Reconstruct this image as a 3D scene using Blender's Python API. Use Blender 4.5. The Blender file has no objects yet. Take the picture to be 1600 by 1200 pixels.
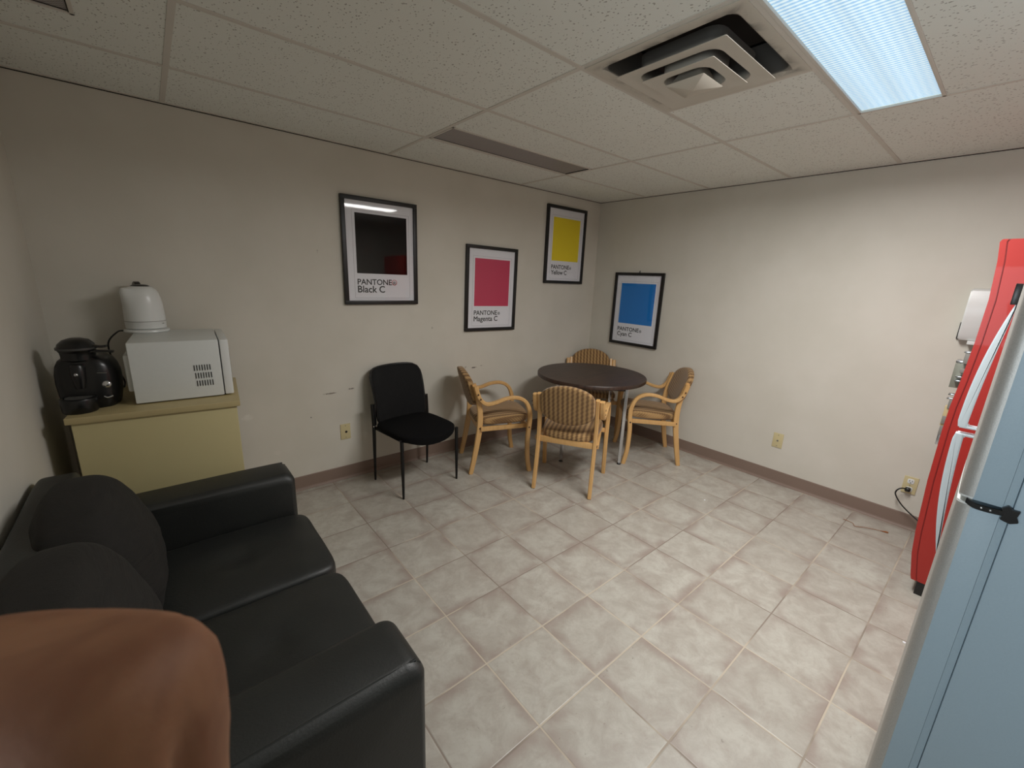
import bpy, bmesh, math, random
from mathutils import Vector, Matrix, noise
random.seed(4)
PI = math.pi
D = bpy.data
scene = bpy.context.scene
COL = scene.collection

# ------------------------------------------------------------------ camera, light, exposure
EYE = Vector((-3.7213, -3.0422, 1.5395))
F_PX = 656.37
RIGHT = Vector((0.7660, -0.6416, 0.0400)); DOWN = Vector((-0.1275, -0.2123, -0.9688)); FWD = Vector((0.6301, 0.7370, -0.2444))
cd = D.cameras.new('camera'); cam = D.objects.new('camera', cd); COL.objects.link(cam)
cd.sensor_fit = 'HORIZONTAL'; cd.sensor_width = 36.0; cd.lens = 36.0 * F_PX / 1600.0
cd.clip_start = 0.004; cd.clip_end = 50
RIGHT.normalize(); FWD = (FWD - RIGHT * FWD.dot(RIGHT)).normalized(); DOWN = FWD.cross(RIGHT)
M = Matrix.Identity(4)
for i in range(3):
    M[i][0] = RIGHT[i]; M[i][1] = -DOWN[i]; M[i][2] = -FWD[i]; M[i][3] = EYE[i]
cam.matrix_world = M
cd.dof.use_dof = True; cd.dof.focus_distance = 2.6; cd.dof.aperture_fstop = 60
scene.camera = cam
vs = scene.view_settings
vs.view_transform = 'Standard'; vs.look = 'None'; vs.gamma = 1; vs.use_curve_mapping = False
vs.exposure = 0.0
w = D.worlds.new('world'); scene.world = w; w.use_nodes = True
w.node_tree.nodes['Background'].inputs[0].default_value = (0.5, 0.6, 0.75, 1)
w.node_tree.nodes['Background'].inputs[1].default_value = 0.05

H = 2.336            # ceiling height
XL = -4.138          # left wall
YF = -3.95           # wall behind the fridge
GX, GY = 1.1173, 0.5381   # ceiling grid offsets
TS, TX, TY = 0.316, -2.5439, -1.3159   # floor tile size and origin

def area(name, loc, size, power, color, rot, spread=180):
    l = D.lights.new(name, 'AREA'); l.shape = 'RECTANGLE'; l.size, l.size_y = size
    l.energy = power; l.color = color; l.spread = math.radians(spread)
    o = D.objects.new(name, l); COL.objects.link(o); o.location = loc; o.rotation_euler = rot
    return o
# the lit troffer in the ceiling (tubes over its lens) and the lit hallway behind the open doorway
area('troffer_lamp', (-1.726, -2.52, H - 0.012), (1.16, 0.24), 46, (1.0, 0.985, 0.96), (0, 0, 0), 173)
area('hallway_lamp', (XL - 0.45, -3.05, 1.45), (0.8, 1.3), 9.5, (0.82, 0.93, 1.0), (0, -PI / 2, -0.12), 110)

# ------------------------------------------------------------------ material helpers
class NT:
    def __init__(s, name):
        s.m = D.materials.new(name); s.m.use_nodes = True; s.t = s.m.node_tree; s.n = s.t.nodes; s.l = s.t.links
        s.b = s.n['Principled BSDF']; s.out = s.n['Material Output']
    def new(s, t, **k):
        n = s.n.new(t)
        for a, v in k.items(): setattr(n, a, v)
        return n
    def val(s, sock, v):
        if hasattr(v, 'is_linked') or isinstance(v, bpy.types.NodeSocket): s.l.new(v, sock)
        else: sock.default_value = v
    def math(s, op, a, b=None, c=None, clamp=False):
        n = s.new('ShaderNodeMath', operation=op); n.use_clamp = clamp
        for i, v in enumerate((a, b, c)):
            if v is not None: s.val(n.inputs[i], v)
        return n.outputs[0]
    def mix(s, f, a, b, mode='MIX'):
        n = s.new('ShaderNodeMix', data_type='RGBA', blend_type=mode)
        s.val(n.inputs[0], f)
        s.val(n.inputs[6], a if not isinstance(a, tuple) else (*a[:3], 1)); s.val(n.inputs[7], b if not isinstance(b, tuple) else (*b[:3], 1))
        return n.outputs[2]
    def obj(s):
        return s.new('ShaderNodeTexCoord').outputs['Object']
    def noise(s, vec, scale, detail=3, rough=0.55, dist=0):
        n = s.new('ShaderNodeTexNoise'); s.l.new(vec, n.inputs['Vector'])
        n.inputs['Scale'].default_value = scale; n.inputs['Detail'].default_value = detail; n.inputs['Roughness'].default_value = rough; n.inputs['Distortion'].default_value = dist
        return n.outputs[0]
    def ramp(s, v, lo, hi, smooth=True):
        n = s.new('ShaderNodeMapRange'); n.interpolation_type = 'SMOOTHSTEP' if smooth else 'LINEAR'
        s.val(n.inputs['Value'], v); n.inputs['From Min'].default_value = lo; n.inputs['From Max'].default_value = hi
        return n.outputs[0]
    def bump(s, h, strength, dist=0.01):
        n = s.new('ShaderNodeBump'); n.inputs['Strength'].default_value = strength; n.inputs['Distance'].default_value = dist
        s.l.new(h, n.inputs['Height']); s.l.new(n.outputs[0], s.b.inputs['Normal'])
    def sep(s, vec):
        n = s.new('ShaderNodeSeparateXYZ'); s.l.new(vec, n.inputs[0]); return n.outputs
    def comb(s, x, y, z):
        n = s.new('ShaderNodeCombineXYZ')
        for i, v in enumerate((x, y, z)): s.val(n.inputs[i], v)
        return n.outputs[0]
    def set(s, **k):
        for a, v in k.items():
            s.val(s.b.inputs[a.replace('_', ' ')], (*v, 1) if isinstance(v, tuple) and len(v) == 3 else v)

def lin(r, g, b):
    f = lambda c: c / 12.92 if c <= 0.04045 else ((c + 0.055) / 1.055) ** 2.4
    return tuple(f(c / 255) for c in (r, g, b))

def simple(name, rgb, rough=0.5, metal=0.0, nscale=0, namt=0.1, bump=0, spec=0.5, coat=0):
    t = NT(name); c = lin(*rgb); t.set(Roughness=rough, Metallic=metal)
    t.b.inputs['Specular IOR Level'].default_value = spec
    if coat: t.b.inputs['Coat Weight'].default_value = coat
    if nscale:
        n = t.noise(t.obj(), nscale, 4)
        t.set(Base_Color=t.mix(n, tuple(x * (1 - namt) for x in c), tuple(min(1, x * (1 + namt)) for x in c)))
        if bump: t.bump(n, bump, 0.002)
    else: t.set(Base_Color=c)
    return t.m

def m_wall():
    t = NT('painted_wall'); o = t.obj()
    n = t.noise(o, 2.2, 4); n2 = t.noise(o, 260, 2, 0.6)
    c = t.mix(t.ramp(n, 0.3, 0.7), lin(209, 204, 192), lin(215, 210, 199))
    x, y, z = t.sep(o)
    # scuffs and smudges with their own place on the wall (x, z, half width, half height, strength, darkness colour)
    for (px, pz, rx, rz, amt, col, fine) in SPOTS:
        dx = t.math('DIVIDE', t.math('SUBTRACT', x, px), rx); dz = t.math('DIVIDE', t.math('SUBTRACT', z, pz), rz)
        r = t.math('SQRT', t.math('ADD', t.math('MULTIPLY', dx, dx), t.math('MULTIPLY', dz, dz)))
        m = t.math('SUBTRACT', 1.0, r, clamp=True)
        m = t.ramp(t.math('MULTIPLY', m, t.noise(o, fine, 4, 0.7)), 0.22, 0.4)
        c = t.mix(t.math('MULTIPLY', m, t.math('MULTIPLY', t.math('GREATER_THAN', y, -0.02), amt)), c, lin(*col))
    t.set(Base_Color=c, Roughness=0.62)
    t.bump(n2, 0.12, 0.002)
    return t.m
SPOTS = [(-1.58, 0.745, 0.06, 0.012, 0.95, (70, 60, 52), 60), (-1.67, 0.755, 0.03, 0.02, 0.6, (130, 118, 104), 50), (-1.50, 0.755, 0.03, 0.006, 0.8, (90, 80, 70), 60),
         (-2.83, 0.685, 0.10, 0.012, 0.8, (110, 98, 82), 90), (-2.68, 0.70, 0.05, 0.012, 0.8, (90, 80, 70), 90), (-3.35, 0.60, 0.07, 0.05, 0.8, (228, 224, 214), 40),
         (-2.85, 1.66, 0.012, 0.03, 0.7, (140, 128, 112), 30), (-2.97, 0.53, 0.012, 0.010, 0.9, (90, 82, 72), 30), (-3.2, 0.32, 0.05, 0.04, 0.5, (220, 214, 204), 60), (-2.0, 1.12, 0.02, 0.02, 0.5, (140, 130, 116), 50)]

def m_floor():
    t = NT('ceramic_floor_tile'); o = t.obj(); x, y, z = t.sep(o)
    u = t.math('DIVIDE', t.math('SUBTRACT', x, TX), TS); v = t.math('DIVIDE', t.math('SUBTRACT', y, TY), TS)
    fu = t.math('FRACT', t.math('ADD', u, 100.0)); fv = t.math('FRACT', t.math('ADD', v, 100.0))
    iu = t.math('FLOOR', u); iv = t.math('FLOOR', v)
    wn = t.new('ShaderNodeTexWhiteNoise', noise_dimensions='2D'); t.l.new(t.comb(iu, iv, 0.0), wn.inputs['Vector'])
    rnd = wn.outputs['Value']; rc = t.sep(wn.outputs['Color'])
    vec = t.comb(t.math('ADD', x, t.math('MULTIPLY', rc[0], 40.0)), t.math('ADD', y, t.math('MULTIPLY', rc[1], 40.0)), t.math('MULTIPLY', rc[2], 30.0))
    eu = t.math('SUBTRACT', 0.5, t.math('ABSOLUTE', t.math('SUBTRACT', fu, 0.5))); ev = t.math('SUBTRACT', 0.5, t.math('ABSOLUTE', t.math('SUBTRACT', fv, 0.5)))
    e = t.math('MINIMUM', eu, ev)
    big = t.noise(vec, 9, 7, 0.68, 0.5); fine = t.noise(vec, 38, 5, 0.65, 0.6)
    c = t.mix(t.ramp(big, 0.32, 0.66), lin(168, 161, 151), lin(190, 187, 177))
    # darker, pinkish glaze towards some edges of each tile
    edge = t.math('SUBTRACT', 1.0, t.ramp(e, 0.0, 0.2)); em = t.ramp(t.noise(vec, 4.5, 3, 0.5, 0.3), 0.42, 0.62)
    c = t.mix(t.math('MULTIPLY', t.math('MULTIPLY', edge, em), 0.8), c, lin(148, 131, 122))
    c = t.mix(t.math('MULTIPLY', t.ramp(fine, 0.45, 0.75), 0.4), c, lin(160, 146, 136))
    c = t.mix(t.math('MULTIPLY', t.ramp(t.noise(vec, 22, 6, 0.7, 1.5), 0.55, 0.8), 0.3), c, lin(202, 201, 193))
    c = t.mix(t.math('MULTIPLY', rnd, 0.3), c, lin(158, 150, 140))
    # trodden dirt spots
    dn = t.noise(o, 34, 4, 0.75); loc = t.ramp(t.noise(o, 1.1, 2), 0.45, 0.6)
    c = t.mix(t.math('MULTIPLY', t.math('MULTIPLY', t.ramp(dn, 0.64, 0.72), loc), 0.55), c, lin(105, 98, 88))
    g = t.math('LESS_THAN', e, 0.009)
    gcol = t.mix(t.ramp(t.noise(o, 1.6, 3), 0.44, 0.56), lin(190, 178, 160), lin(140, 128, 117))
    c = t.mix(g, c, gcol)
    t.set(Base_Color=c, Roughness=t.mix(g, (0.38,) * 3, (0.8,) * 3))
    hgt = t.math('ADD', t.ramp(e, 0.006, 0.02), t.math('MULTIPLY', fine, 0.12))
    t.bump(hgt, 0.5, 0.0015)
    return t.m

def m_ceil():
    t = NT('fissured_ceiling_tile'); o = t.obj()
    v = t.new('ShaderNodeTexVoronoi', feature='F1'); v.inputs['Scale'].default_value = 85; v.inputs['Randomness'].default_value = 1
    mp = t.new('ShaderNodeMapping'); mp.inputs['Scale'].default_value = (1.0, 0.75, 1); t.l.new(o, mp.inputs[0])
    wob = t.new('ShaderNodeTexNoise'); wob.inputs['Scale'].default_value = 60; t.l.new(o, wob.inputs['Vector'])
    vv = t.new('ShaderNodeVectorMath', operation='MULTIPLY_ADD'); t.l.new(wob.outputs['Color'], vv.inputs[0]); vv.inputs[1].default_value = (0.012, 0.012, 0); t.l.new(mp.outputs[0], vv.inputs[2])
    t.l.new(vv.outputs[0], v.inputs['Vector'])
    n = t.noise(o, 40, 3)
    pit = t.math('LESS_THAN', t.math('ADD', v.outputs['Distance'], t.math('MULTIPLY', n, 0.5)), 0.45)
    c = t.mix(t.noise(o, 1.5, 3), lin(231, 233, 226), lin(238, 240, 234))
    c = t.mix(t.math('MULTIPLY', pit, 0.62), c, lin(120, 110, 100))
    t.set(Base_Color=c, Roughness=0.9)
    t.bump(t.math('ADD', t.math('MULTIPLY', pit, -1.0), t.math('MULTIPLY', t.noise(o, 180, 3), 0.5)), 0.35, 0.002)
    return t.m

def m_wood():
    t = NT('maple_bentwood'); o = t.obj()
    mp = t.new('ShaderNodeMapping'); mp.inputs['Scale'].default_value = (1, 1, 0.12); t.l.new(o, mp.inputs[0])
    n = t.noise(mp.outputs[0], 60, 4, 0.6, 0.6)
    t.set(Base_Color=t.mix(n, lin(196, 148, 88), lin(226, 184, 124)), Roughness=0.38)
    t.b.inputs['Coat Weight'].default_value = 0.25; t.b.inputs['Coat Roughness'].default_value = 0.2
    return t.m

def m_tweed():
    t = NT('striped_tan_upholstery'); o = t.obj(); x, y, z = t.sep(o)
    # vertical stripes running over seat and back, with a small broken weave between
    st = t.math('SINE', t.math('MULTIPLY', y, 2 * PI / 0.034))
    n = t.noise(o, 55, 4, 0.7)
    ck = t.math('SINE', t.math('MULTIPLY', t.math('ADD', t.math('ADD', x, z), t.math('MULTIPLY', y, 0.6)), 2 * PI / 0.024))
    f = t.ramp(t.math('ADD', t.math('MULTIPLY', st, 0.85), t.math('MULTIPLY', ck, 0.3)), -0.9, 0.9)
    c = t.mix(f, lin(102, 72, 42), lin(184, 148, 98))
    c = t.mix(t.math('MULTIPLY', n, 0.5), c, lin(140, 110, 74))
    t.set(Base_Color=c, Roughness=0.92)
    t.b.inputs['Sheen Weight'].default_value = 0.2
    t.bump(t.math('ADD', t.noise(o, 300, 2), f), 0.3, 0.002)
    return t.m

def m_leather():
    t = NT('black_bonded_leather'); o = t.obj()
    n = t.noise(o, 170, 4, 0.6); b = t.noise(o, 5, 4)
    t.set(Base_Color=t.mix(b, lin(25, 26, 25), lin(38, 40, 38)), Roughness=t.mix(b, (0.42,) * 3, (0.56,) * 3))
    t.bump(t.math('ADD', n, t.math('MULTIPLY', b, 0.8)), 0.22, 0.003)
    return t.m

def m_sofa_fabric():
    t = NT('dark_wrinkled_fabric'); o = t.obj()
    mp = t.new('ShaderNodeMapping'); mp.inputs['Scale'].default_value = (1.2, 0.5, 3.5); t.l.new(o, mp.inputs[0])
    n = t.noise(mp.outputs[0], 7, 4, 0.6, 1.2); f = t.noise(o, 400, 2)
    t.set(Base_Color=t.mix(n, lin(18, 17, 14), lin(32, 29, 25)), Roughness=0.9)
    t.b.inputs['Sheen Weight'].default_value = 0.0
    t.bump(t.math('ADD', n, t.math('MULTIPLY', f, 0.1)), 0.55, 0.012)
    return t.m

def m_tabletop():
    t = NT('dark_walnut_laminate'); o = t.obj()
    mp = t.new('ShaderNodeMapping'); mp.inputs['Scale'].default_value = (1, 7, 1); mp.inputs['Rotation'].default_value = (0, 0, 0.6); t.l.new(o, mp.inputs[0])
    n = t.noise(mp.outputs[0], 5, 6, 0.65, 0.8)
    t.set(Base_Color=t.mix(t.ramp(n, 0.3, 0.7), lin(42, 30, 24), lin(70, 50, 40)), Roughness=0.4)
    return t.m

def m_fridge_edge():
    t = NT('brushed_stainless_front'); o = t.obj()
    n = t.noise(o, 520, 2, 0.8)
    t.set(Base_Color=t.mix(n, lin(160, 158, 154), lin(206, 204, 200)), Roughness=0.45, Metallic=0.5)
    t.bump(n, 0.3, 0.001)
    return t.m

def m_mesh_fabric():
    t = NT('black_mesh_fabric'); o = t.obj()
    mp = t.new('ShaderNodeMapping'); mp.inputs['Scale'].default_value = (1, 2.5, 1); t.l.new(o, mp.inputs[0])
    n = t.noise(mp.outputs[0], 9, 3, 0.6, 1.5); f = t.noise(o, 500, 1)
    t.set(Base_Color=t.mix(t.ramp(n, 0.5, 0.8), lin(7, 7, 8), lin(20, 20, 21)), Roughness=0.9)
    t.bump(f, 0.4, 0.001)
    return t.m

def m_lens():
    t = NT('prismatic_lamp_lens'); o = t.obj(); x, y, z = t.sep(o)
    a = t.math('SINE', t.math('MULTIPLY', x, 2 * PI / 0.019)); b = t.math('SINE', t.math('MULTIPLY', y, 2 * PI / 0.024))
    m = t.ramp(t.math('ADD', t.math('MULTIPLY', a, 0.9), t.math('MULTIPLY', b, 0.25)), -0.8, 0.8)
    ty = t.math('ABSOLUTE', t.math('SUBTRACT', t.math('ABSOLUTE', y), 0.052))
    tube = t.math('SUBTRACT', 1.0, t.ramp(ty, 0.0, 0.075))
    c = t.mix(m, (0.20, 0.50, 0.84), (0.74, 0.95, 1.0))
    st = t.math('ADD', 0.70, t.math('MULTIPLY', tube, 0.14))
    t.set(Base_Color=(0.6, 0.65, 0.68), Roughness=0.3, Emission_Color=c, Emission_Strength=st)
    return t.m

def m_louver():
    t = NT('unlit_parabolic_louver'); o = t.obj(); x, y, z = t.sep(o)
    a = t.math('SINE', t.math('MULTIPLY', x, 2 * PI / 0.014)); b = t.math('SINE', t.math('MULTIPLY', y, 2 * PI / 0.014))
    m = t.ramp(t.math('MULTIPLY', a, b), -0.4, 0.4)
    t.set(Base_Color=t.mix(m, lin(128, 122, 122), lin(176, 170, 168)), Roughness=0.4)
    t.bump(m, 0.5, 0.003)
    return t.m

def m_diffuser():
    t = NT('sooty_white_enamel'); o = t.obj(); x, y, z = t.sep(o)
    r = t.math('MAXIMUM', t.math('ABSOLUTE', x), t.math('ABSOLUTE', y))
    n = t.noise(o, 9, 4, 0.6, 0.5)
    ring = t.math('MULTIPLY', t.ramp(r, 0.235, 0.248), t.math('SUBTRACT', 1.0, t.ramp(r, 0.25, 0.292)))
    soot_dark = t.math('MULTIPLY', t.math('MULTIPLY', ring, 0.75), t.ramp(n, 0.42, 0.72))
    up = t.ramp(z, -0.022, 0.012)   # colour also darkens upwards inside the throat
    soot_dark = t.math('MAXIMUM', soot_dark, t.math('MULTIPLY', t.math('MULTIPLY', up, t.math('LESS_THAN', r, 0.249)), 0.85))
    t.set(Base_Color=t.mix(soot_dark, lin(206, 200, 188), lin(52, 50, 50)), Roughness=0.5)
    return t.m

def m_skin():
    t = NT('skin'); o = t.obj()
    n = t.noise(o, 90, 3, 0.6, 0.5); f = t.noise(o, 900, 3)
    c = t.mix(t.ramp(n, 0.35, 0.65), lin(108, 70, 48), lin(130, 90, 64))
    t.set(Base_Color=c, Roughness=0.68)
    t.b.inputs['Specular IOR Level'].default_value = 0.3
    t.b.inputs['Subsurface Weight'].default_value = 0.35; t.b.inputs['Subsurface Radius'].default_value = (1.0, 0.35, 0.2); t.b.inputs['Subsurface Scale'].default_value = 0.003
    t.bump(f, 0.15, 0.0003)
    return t.m

def m_glass():
    t = NT('picture_glass'); t.n.remove(t.b)
    tr = t.new('ShaderNodeBsdfTransparent'); gl = t.new('ShaderNodeBsdfGlossy'); gl.inputs['Roughness'].default_value = 0.03
    lw = t.new('ShaderNodeLayerWeight'); lw.inputs[0].default_value = 0.5
    fr = t.math('ADD', 0.022, t.math('MULTIPLY', 0.9, t.math('POWER', lw.outputs['Facing'], 5.0)))
    mx = t.new('ShaderNodeMixShader'); t.l.new(fr, mx.inputs[0]); t.l.new(tr.outputs[0], mx.inputs[1]); t.l.new(gl.outputs[0], mx.inputs[2])
    t.l.new(mx.outputs[0], t.out.inputs['Surface'])
    return t.m

WALL = m_wall(); FLOOR = m_floor(); CEIL = m_ceil(); WOOD = m_wood(); TWEED = m_tweed(); LEATHER = m_leather(); SFAB = m_sofa_fabric()
TTOP = m_tabletop(); STEEL = m_fridge_edge(); MESH = m_mesh_fabric(); LENS = m_lens(); LOUVER = m_louver(); DIFF = m_diffuser(); SKIN = m_skin(); GLASS = m_glass()
BASEB = simple('taupe_vinyl_base', (134, 114, 102), 0.55, 0, 3, 0.06)
GRID = simple('ceiling_grid_enamel', (214, 209, 200), 0.5, 0, 4, 0.05)
SHADOWGAP = simple('dark_gap', (40, 36, 32), 0.9)
BLACKFRAME = simple('black_frame', (18, 17, 17), 0.4)
PAPER = simple('white_poster_paper', (232, 232, 238), 0.7, 0, 20, 0.02)
INK = simple('black_ink', (22, 22, 24), 0.6)
LINE = simple('grey_ink', (188, 188, 194), 0.7)
REDINK = simple('red_ink', (190, 40, 50), 0.6)
CHROME = simple('chrome', (215, 217, 220), 0.18, 1.0)
BLACKMETAL = simple('black_powder_coat', (18, 18, 19), 0.42, 0.2)
BLACKPL = simple('black_plastic', (20, 20, 21), 0.28)
BLACKFAB = simple('black_seat_fabric', (14, 14, 15), 0.95, 0, 300, 0.2, 0.3, spec=0.15)
BEIGE = simple('beige_cabinet_paint', (196, 184, 138), 0.5, 0, 3, 0.05)
BEIGETOP = simple('beige_laminate_top', (182, 166, 122), 0.45, 0, 6, 0.05)
WHITEPL = simple('white_plastic', (226, 228, 226), 0.28)
MWBODY = simple('microwave_enamel', (216, 219, 216), 0.4, 0, 60, 0.03)
IVORY = simple('ivory_plate', (206, 192, 148), 0.45)
RED = simple('red_enamel', (168, 38, 30), 0.4, 0, 2, 0.06, coat=0.15)
REDDK = simple('dark_red_groove', (120, 18, 16), 0.5)
FSIDE = simple('blue_grey_textured_side', (160, 179, 191), 0.45, 0, 240, 0.05, 0.12)
GASKET = simple('grey_gasket', (70, 78, 86), 0.7)
WHITEHANDLE = simple('white_handle', (225, 236, 242), 0.3)
SILVER = simple('silver_knob', (205, 207, 210), 0.2, 0.9)
RUST = simple('rust_brown', (150, 92, 50), 0.8, 0, 60, 0.3)
NAIL = simple('fingernail', (214, 160, 142), 0.3)
GREYPL = simple('grey_plastic', (120, 118, 112), 0.4)
FOAMTAN = simple('tan_plastic', (176, 160, 120), 0.5)

# ------------------------------------------------------------------ geometry helpers
def add_box(bm, c, s, rot=None, bevel=0.0):
    b2 = bmesh.new(); bmesh.ops.create_cube(b2, size=1.0)
    bmesh.ops.scale(b2, vec=s, verts=b2.verts)
    if bevel: bmesh.ops.bevel(b2, geom=list(b2.edges), offset=bevel, segments=2, affect='EDGES', profile=0.6)
    if rot is not None: bmesh.ops.transform(b2, matrix=rot.to_4x4(), verts=b2.verts)
    bmesh.ops.translate(b2, vec=c, verts=b2.verts)
    _merge(bm, b2)
def _merge(bm, b2):
    me = D.meshes.new('tmp'); b2.to_mesh(me); b2.free(); bm.from_mesh(me); D.meshes.remove(me)
def rings(bm, rr, closed_ends=True, loop=False):
    vs_ = [[bm.verts.new(p) for p in r] for r in rr]; n = len(rr[0])
    L = len(vs_)
    for i in range(L if loop else L - 1):
        a, b = vs_[i], vs_[(i + 1) % L]
        for k in range(n): bm.faces.new((a[k], a[(k + 1) % n], b[(k + 1) % n], b[k]))
    if closed_ends and not loop:
        bm.faces.new(list(reversed(vs_[0]))); bm.faces.new(vs_[-1])
def smooth_path(pts, n=6):
    P = [Vector(p) for p in pts]; out = []
    for i in range(len(P) - 1):
        p0 = P[max(i - 1, 0)]; p1 = P[i]; p2 = P[i + 1]; p3 = P[min(i + 2, len(P) - 1)]
        for k in range(n):
            t = k / n; out.append(0.5 * ((2 * p1) + (p2 - p0) * t + (2 * p0 - 5 * p1 + 4 * p2 - p3) * t * t + (3 * p1 - p0 - 3 * p2 + p3) * t ** 3))
    out.append(P[-1]); return out
def tube(bm, pts, r, seg=12, sm=6, ends=True):
    P = smooth_path(pts, sm) if sm else [Vector(p) for p in pts]
    if not callable(r): r0 = r; r = lambda t: r0
    T = [(P[min(i + 1, len(P) - 1)] - P[max(i - 1, 0)]).normalized() for i in range(len(P))]
    nrm = T[0].orthogonal().normalized(); rr = []
    for i, p in enumerate(P):
        nrm = (nrm - T[i] * nrm.dot(T[i])).normalized(); bn = T[i].cross(nrm); R_ = r(i / (len(P) - 1))
        rr.append([p + (nrm * math.cos(a) + bn * math.sin(a)) * R_ for a in [2 * PI * k / seg for k in range(seg)]])
    rings(bm, rr, ends)
def ribbon(bm, pts, w_, th, side=Vector((0, 1, 0)), sm=6, rad=0.3):
    # strip with rounded rectangular section: width w_ along side, thickness th (number or function) in the plane of the path
    P = smooth_path(pts, sm) if sm else [Vector(p) for p in pts]; rr = []
    for i, p in enumerate(P):
        T = (P[min(i + 1, len(P) - 1)] - P[max(i - 1, 0)]).normalized(); N = side.cross(T).normalized()
        t_ = th(i / (len(P) - 1)) if callable(th) else th
        W = w_(i / (len(P) - 1)) if callable(w_) else w_
        c = min(t_, W) * rad / 2; a, b = W / 2, t_ / 2
        sec = [(a, b - c), (a - c, b), (-a + c, b), (-a, b - c), (-a, -b + c), (-a + c, -b), (a - c, -b), (a, -b + c)]
        rr.append([p + side * s + N * n for s, n in sec])
    rings(bm, rr)
def lathe(bm, prof, c=(0, 0, 0), seg=40):
    c = Vector(c); rr = []
    for r, z in prof: rr.append([c + Vector((max(r, 1e-4) * math.cos(a), max(r, 1e-4) * math.sin(a), z)) for a in [2 * PI * k / seg for k in range(seg)]])
    rings(bm, rr)
def rbox(bm, c, s, n=6.0, seg=12, rot=None, fn=None):
    # puffed box: a cube pulled towards a superellipsoid of exponent n
    b2 = bmesh.new(); bmesh.ops.create_cube(b2, size=2.0); bmesh.ops.subdivide_edges(b2, edges=list(b2.edges), cuts=seg, use_grid_fill=True)
    for v in b2.verts:
        p = v.co; q = Vector([math.sin(x * PI / 2 * 0.98) for x in p])
        k = (abs(q.x) ** n + abs(q.y) ** n + abs(q.z) ** n) ** (1 / n); p = q / k if k > 0 else q
        p = Vector((p.x * s[0] / 2, p.y * s[1] / 2, p.z * s[2] / 2))
        v.co = fn(p) if fn else p
    if rot is not None: bmesh.ops.transform(b2, matrix=rot.to_4x4(), verts=b2.verts)
    bmesh.ops.translate(b2, vec=c, verts=b2.verts)
    _merge(bm, b2)
def prism(bm, outline, z0, z1, plane='xy', bevel=0):
    b2 = bmesh.new()
    f = {'xy': lambda a, b, z: (a, b, z), 'xz': lambda a, b, z: (a, z, b), 'yz': lambda a, b, z: (z, a, b)}[plane]
    rings(b2, [[f(a, b, z0) for a, b in outline], [f(a, b, z1) for a, b in outline]])
    bmesh.ops.recalc_face_normals(b2, faces=list(b2.faces))
    if bevel:
        es = [e for e in b2.edges if len(e.link_faces) == 2 and e.calc_face_angle(0) > 0.9]
        bmesh.ops.bevel(b2, geom=es, offset=bevel, segments=2, affect='EDGES')
    _merge(bm, b2)
def obj(name, bm, mat, parent=None, smooth=True, loc=None, angle=40):
    me = D.meshes.new(name); bmesh.ops.recalc_face_normals(bm, faces=list(bm.faces)); bm.to_mesh(me); bm.free()
    for m in (mat if isinstance(mat, (list, tuple)) else [mat]): me.materials.append(m)
    if smooth:
        me.polygons.foreach_set('use_smooth', [True] * len(me.polygons))
        try: me.set_sharp_from_angle(angle=math.radians(angle))
        except Exception: pass
    o = D.objects.new(name, me); COL.objects.link(o)
    if parent: o.parent = parent
    if loc is not None: o.location = loc
    return o
def tag(o, label, cat, group=None, kind=None):
    if label: o['label'] = label
    if cat: o['category'] = cat
    if group: o['group'] = group
    if kind: o['kind'] = kind
    return o
def thing(name, label, cat, loc=(0, 0, 0), rz=0.0, group=None):
    o = D.objects.new(name, None); COL.objects.link(o); o.location = loc; o.rotation_euler = (0, 0, rz); o.empty_display_size = 0.1
    return tag(o, label, cat, group)
def struct(name, bm, mat, smooth=False):
    o = obj(name, bm, mat, None, smooth); o['kind'] = 'structure'; return o
def box_obj(name, c, s, mat, parent=None, bevel=0.002, rot=None):
    bm = bmesh.new(); add_box(bm, c, s, rot, bevel); return obj(name, bm, mat, parent)
def copy_tree(o, parent=None):
    c = o.copy(); COL.objects.link(c)
    if parent: c.parent = parent
    for ch in list(o.children): copy_tree(ch, c)
    return c
def Rz(a): return Matrix.Rotation(a, 3, 'Z')
def Ry(a): return Matrix.Rotation(a, 3, 'Y')
def Rx(a): return Matrix.Rotation(a, 3, 'X')

# ------------------------------------------------------------------ the room
def slab(name, lo, hi, mat):
    bm = bmesh.new(); add_box(bm, [(a + b) / 2 for a, b in zip(lo, hi)], [b - a for a, b in zip(lo, hi)]); return struct(name, bm, mat)
slab('floor', (XL - 0.85, YF - 0.1, -0.1), (0.1, 0.1, 0), FLOOR)
slab('wall_back', (XL - 0.1, 0, 0), (0.1, 0.1, H), WALL)
slab('wall_right', (0, YF, 0), (0.1, 0, H), WALL)
slab('wall_hall', (XL - 0.85, YF - 0.1, 0), (XL - 0.75, -1.6, H), WALL)
slab('wall_front', (XL - 0.1, YF - 0.1, 0), (0.1, YF, H), WALL)
# left wall with the open doorway beside the photographer
bm = bmesh.new()
for lo, hi in [((XL - 0.1, -2.55, 0), (XL, 0, H)), ((XL - 0.1, YF, 0), (XL, -3.5, H)), ((XL - 0.1, -3.5, 2.05), (XL, -2.55, H))]:
    add_box(bm, [(a + b) / 2 for a, b in zip(lo, hi)], [b - a for a, b in zip(lo, hi)])
struct('wall_left', bm, WALL)
bm = bmesh.new()
for y in (-2.52, -3.53): add_box(bm, (XL - 0.05, y, 1.025), (0.13, 0.06, 2.05), None, 0.004)
add_box(bm, (XL - 0.05, -3.025, 2.08), (0.13, 1.07, 0.06), None, 0.004)
struct('trim_3', bm, BASEB)
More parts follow.
